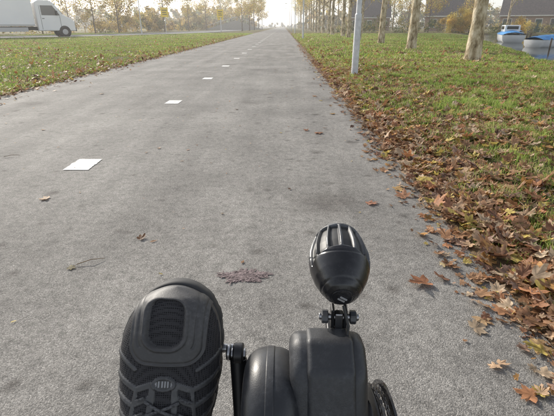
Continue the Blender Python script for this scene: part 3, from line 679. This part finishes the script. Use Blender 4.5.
# mount
tube('mount_neck',[(0,-.004,-.030),(0,-.010,-.046)],[.013,.010],M_glossb,hl,seg=20)
mt=empty('mount',(0,0,0));mt.parent=hl;mt.rotation_euler=(R(-17),0,0)
for sx in(-1,1):box('mount_fork',(sx*.0075,-.024,-.054),(.004,.016,.026),M_alu,mt,bevel=.0015)
tube('pivot_bolt',[(-.0235,-.026,-.054),(.0235,-.026,-.054)],.0042,M_steel,mt,seg=16)
for sx in(-1,1):
    V=[];F=[];n=24
    for x,rf in((.0125,.0062),(.0135,.0078),(.0195,.0078),(.0205,.0064)):
        for i in range(n):
            a=2*math.pi*i/n;r=rf*(1+.06*math.cos(a*8));V.append((sx*x,-.026+r*math.cos(a),-.054+r*math.sin(a)))
    for j in range(3):
        for i in range(n):F.append((j*n+i,j*n+(i+1)%n,(j+1)*n+(i+1)%n,(j+1)*n+i))
    F+= [tuple(range(n)),tuple(range(3*n,4*n))];mesh_py('knurled_nut',V,F,[M_rib],parent=mt,smooth=False)
box('mount_tab',(0,-.026,-.062),(.010,.010,.03),M_steel,mt,bevel=.002)
tube('clamp_bolt',[(-.004,-.036,-.071),(-.004,-.048,-.078)],.0045,M_steel,mt,seg=6)
box('mount_base',(-.001,-.028,-.074),(.026,.034,.012),M_alu,mt,bevel=.003)
tube('lamp_cable',[(.004,-.03,-.035),(.010,-.042,-.055),(.008,-.050,-.072),(-.004,-.060,-.078)],.0018,M_blk,mt,seg=8)

# ---- shoe
def shoe():
    e=empty('hiking_shoe')
    Tv=Vector((.045,.30,.954)).normalized();S=Vector((1,0,-.045)).normalized();Nv=S.cross(Tv).normalized()
    if Nv.y>0:Nv=-Nv
    B=Vector((-.1435,.436,.588));sc_=1.07
    mtx=Matrix((( S.x*sc_,Tv.x,Nv.x*sc_,B.x),(S.y*sc_,Tv.y,Nv.y*sc_,B.y),(S.z*sc_,Tv.z,Nv.z*sc_,B.z),(0,0,0,1)))
    e.matrix_world=mtx
    ls=np.array([-.19,-.185,-.17,-.14,-.10,-.06,-.02,.02]);wsv=np.array([.002,.018,.031,.037,.043,.050,.0560,.0575])
    def W(l):
        l=np.asarray(l,float);a=np.interp(l,ls,wsv);q=np.clip((l-.02)/.0885,0,1);b=.0575*(1-q**2.3)**.5;return np.where(l>.02,b,a)
    def Hh(l):
        return np.interp(l,[-.19,-.18,-.15,-.10,-.06,-.02,.02,.06,.085,.10,.1085],[.085,.098,.108,.112,.092,.077,.068,.060,.052,.043,.026])
    u=np.linspace(0,1,330);l=-.19+.2985*(1-(1-u)**1.5)
    Hs=Hh(l)
    for _ in range(12):Hs[1:-1]=(Hs[:-2]+2*Hs[1:-1]+Hs[2:])/4
    Wl=W(l);th=np.linspace(0,math.pi,241)
    Lg,Th=np.meshgrid(l,th,indexing='ij');Wg=Wl[:,None]*np.ones_like(Th);Hg=Hs[:,None]*np.ones_like(Th)
    w=-Wg*np.cos(Th);n_=.018+(Hg-.018)*np.sin(Th)**.62
    w=w+.006*sst(.02,.11,Lg)
    wc=w-.004
    def rr(x,y,cx,cy,hx,hy,r):
        qx=np.abs(x-cx)-hx+r;qy=np.abs(y-cy)-hy+r
        return np.hypot(np.maximum(qx,0),np.maximum(qy,0))+np.minimum(np.maximum(qx,qy),0)-r
    outer=rr(wc,Lg,0,.078,.041,.053,.022)
    hole=rr(wc,Lg,-.003,.072,.0195,.0255,.014)
    cap=(1-sst(-.001,.001,outer))*sst(-.001,.001,hole)
    rim=np.exp(-((hole-.0030)/.0016)**2)*(outer<0)
    wing=np.exp(-((outer+.004)/.0014)**2)
    gro=np.exp(-((rr(wc,Lg,-.001,.074,.030,.039,.02))/.0012)**2)*(Lg>.045)
    rel=.0040*cap+.0014*rim-.0008*wing*cap-.0010*gro*cap-.0022*(1-sst(-.001,.002,hole))
    logo=(1-sst(.9,1.0,np.hypot(wc/.0135,(Lg-.0055)/.0085)))
    logo_in=(1-sst(.55,.72,np.hypot(wc/.0135,(Lg-.0055)/.0085)))
    lett=logo_in*(np.abs(((wc*1000)%3.2)-1.6)<.7)*(np.abs(Lg-.0055)<.0032)
    rel=rel+.0028*logo-.0010*logo_in+.0008*lett
    strips=np.zeros_like(w)
    def seg(x0,y0,x1,y1,hw):
        dx,dy=x1-x0,y1-y0;t=np.clip(((np.abs(wc)-x0)*dx+(Lg-y0)*dy)/(dx*dx+dy*dy),0,1)
        return 1-sst(hw-.0007,hw+.0007,np.hypot(np.abs(wc)-x0-t*dx,Lg-y0-t*dy))
    for s in[(.013,.004,.030,-.004,.0032),(.030,-.004,.056,.004,.0030),(.013,-.010,.034,-.022,.0028),(.034,-.022,.057,-.016,.0028),(.016,-.03,.036,-.042,.003),(.036,-.042,.05,-.038,.003),(.012,.002,.016,-.10,.0035),(.030,-.004,.036,-.05,.0022),(.034,.018,.058,.03,.0022),(.036,-.05,.03,-.11,.003)]:
        strips=np.maximum(strips,seg(*s))
    strips=strips*(1-cap);rel=rel+.0016*strips
    toeb=(1-sst(.026,.028,n_))*sst(-.01,.0,Lg)
    rel=rel+.0018*toeb*(1-cap)
    rel=rel+.0006*(fbm(w*90,Lg*90)-.5)
    nw=-np.cos(Th);nn=np.sin(Th)+.15;ln_=np.hypot(nw,nn)
    fade=1-sst(.092,.106,Lg)
    V=np.stack([w+rel*nw/ln_*fade,Lg,n_+rel*nn/ln_*fade],-1).reshape(-1,3)
    a,b=Lg.shape;idx=np.arange(a*b).reshape(a,b);F=np.stack([idx[:-1,:-1],idx[1:,:-1],idx[1:,1:],idx[:-1,1:]],-1).reshape(-1,4)
    f=lambda q:q[:-1,:-1].reshape(-1)
    mi=np.zeros(len(F));mi[f(strips)>.5]=2;mi[f(toeb)>.5]=1;mi[f(cap)>.5]=1;mi[f(logo)>.5]=2;mi[f(logo_in)>.5]=1;mi[f(lett)>.5]=3
    mf=mat('shoe_mesh_fabric',(.02,.02,.022),.85,spec=.3);tc=N(mf,'ShaderNodeTexCoord')
    v=N(mf,'ShaderNodeTexVoronoi',Scale=420);v.inputs['Randomness'].default_value=.15;L(mf,tc.outputs['Object'],v.inputs['Vector'])
    r=ramp(mf,[(.2,(.004,.004,.005)),(.5,(.035,.034,.037))]);L(mf,v.outputs['Distance'],r.inputs['Fac']);L(mf,r.outputs[0],P(mf).inputs['Base Color'])
    bp=N(mf,'ShaderNodeBump',Strength=.8,Distance=.0008);L(mf,v.outputs['Distance'],bp.inputs['Height']);L(mf,bp.outputs['Normal'],P(mf).inputs['Normal'])
    mr=fine_plastic('shoe_rubber',(.036,.035,.036),.5,600,.4);ms=fine_plastic('shoe_overlay',(.05,.05,.052),.5,500,.3)
    mesh_np('upper',V,F,[mf,mr,ms,mat('logo_print',(.25,.25,.26),.5)],smooth=True,matidx=mi,parent=e)
    prs=[(.018,.97),(.019,1.015),(.010,1.035),(-.002,1.03),(-.006,.98)]
    sv=[];n2=220
    lt=np.linspace(0,2*math.pi,n2,endpoint=False);lc=-.04075;half=.14924
    for (nz,sc) in prs:
        for i,t_ in enumerate(lt):
            ll=lc+half*math.cos(t_);ww=float(W(np.clip(ll,-.19,.1085)))
            lug=1+.02*(1 if (i//5)%2 else 0)*(nz<.012)
            sgn=1 if math.sin(t_)>=0 else -1
            sv.append((sgn*ww*sc*lug+.006*float(sst(.02,.11,ll)),lc+(ll-lc)*(1+(sc-1)*.6),nz))
    F2=[]
    for j in range(len(prs)-1):
        for i in range(n2):F2.append((j*n2+i,j*n2+(i+1)%n2,(j+1)*n2+(i+1)%n2,(j+1)*n2+i))
    F2.append(tuple(range((len(prs)-1)*n2,len(prs)*n2)))
    mesh_py('sole',sv,F2,[mat('sole_rubber',(.025,.025,.026),.7)],smooth=True,parent=e)
    ml=noisy(mat('lace',rough=.9),(.03,.03,.032),(.10,.10,.105),scale=400,bump=.5,bscale=900,bdist=.0005)
    def top(l_,w_):
        hh=float(np.interp(l_,l,Hs));ww=float(W(l_));c=min(1,abs(w_)/ww);return .018+(hh-.018)*(1-c*c)**.31
    for k in range(6):
        l0=-.014-.016*k;l1=l0-.015
        for s in(-1,1):
            pts=[]
            for t_ in np.linspace(0,1,9):
                w_=s*(-.019+.038*t_);l_=l0+(l1-l0)*t_;pts.append((w_+.004,l_,top(l_,w_)+.0028+.0018*math.sin(math.pi*t_)*(1 if s>0 else .2)))
            tube('lace',pts,.0019,ml,e,seg=8)
        for s in(-1,1):
            pts=[(s*.019+.004,l0+.004,top(l0,.019)+.002),(s*.026+.004,l0,top(l0,.026)+.0035),(s*.032+.004,l0-.003,top(l0,.032)+.001)]
            tube('lace_loop',pts,.0018,ml,e,seg=8)
    return mtx
mt_=shoe()
Mtr=noisy(mat('trouser_fabric',rough=.9),(.02,.022,.028),(.035,.037,.045),scale=40,bump=.3)
leg=empty('rider_leg')
ank=mt_@Vector((0,-.145,.085));
pts=[mt_@Vector((0,-.145,.05)),ank,ank+Vector((0,-.07,-.02)),Vector((-.14,.12,.42)),Vector((-.14,-.02,.44)),Vector((-.15,-.14,.46)),Vector((-.15,-.4,.38)),Vector((-.14,-.62,.36))]
tube('trouser_leg',pts,[.038,.042,.05,.056,.058,.066,.078,.09],Mtr,leg,seg=24)

# ---------------------------------------------------------------- haze (real thin mist volume over the flat land)
mh=bpy.data.materials.new('morning_haze');mh.use_nodes=True;nt=mh.node_tree;nt.nodes.clear()
o_=nt.nodes.new('ShaderNodeOutputMaterial');vs_=nt.nodes.new('ShaderNodeVolumeScatter');vs_.inputs['Density'].default_value=.0017;vs_.inputs['Anisotropy'].default_value=.5;vs_.inputs['Color'].default_value=(1,.985,.96,1)
nt.links.new(vs_.outputs[0],o_.inputs['Volume'])
box('haze',(0,246,10),(900,468,24),mh)

# ---------------------------------------------------------------- light, sky, camera
EL,AZ=R(27),R(-40)
w=bpy.data.worlds.new('World');bpy.context.scene.world=w;w.use_nodes=True
nt=w.node_tree;bg=nt.nodes['Background'];sk=nt.nodes.new('ShaderNodeTexSky');sk.sky_type='NISHITA';sk.sun_disc=False
sk.sun_elevation=EL;sk.sun_rotation=AZ%(2*math.pi);sk.air_density=1.0;sk.dust_density=1.5;sk.ozone_density=1
hs=nt.nodes.new('ShaderNodeHueSaturation');hs.inputs['Saturation'].default_value=.35;hs.inputs['Value'].default_value=1.6
nt.links.new(sk.outputs[0],hs.inputs['Color']);nt.links.new(hs.outputs[0],bg.inputs[0]);bg.inputs[1].default_value=.15
sd=bpy.data.lights.new('sun','SUN');sd.energy=5.0;sd.angle=R(2.0);sd.color=(1,.93,.82)
so=bpy.data.objects.new('sun',sd);C.objects.link(so)
dirv=Vector((math.sin(AZ)*math.cos(EL),math.cos(AZ)*math.cos(EL),math.sin(EL)));so.rotation_euler=dirv.to_track_quat('Z','Y').to_euler();so.location=dirv*50
cam=bpy.data.cameras.new('camera');cam.sensor_width=36;cam.lens=27.2;cam.clip_start=.02;cam.clip_end=3000
co=bpy.data.objects.new('camera',cam);co.location=(0,0,1.0);co.rotation_euler=(R(66.5),0,R(.82));C.objects.link(co);bpy.context.scene.camera=co
vs=bpy.context.scene.view_settings;vs.view_transform='Standard';vs.look='None';vs.exposure=0
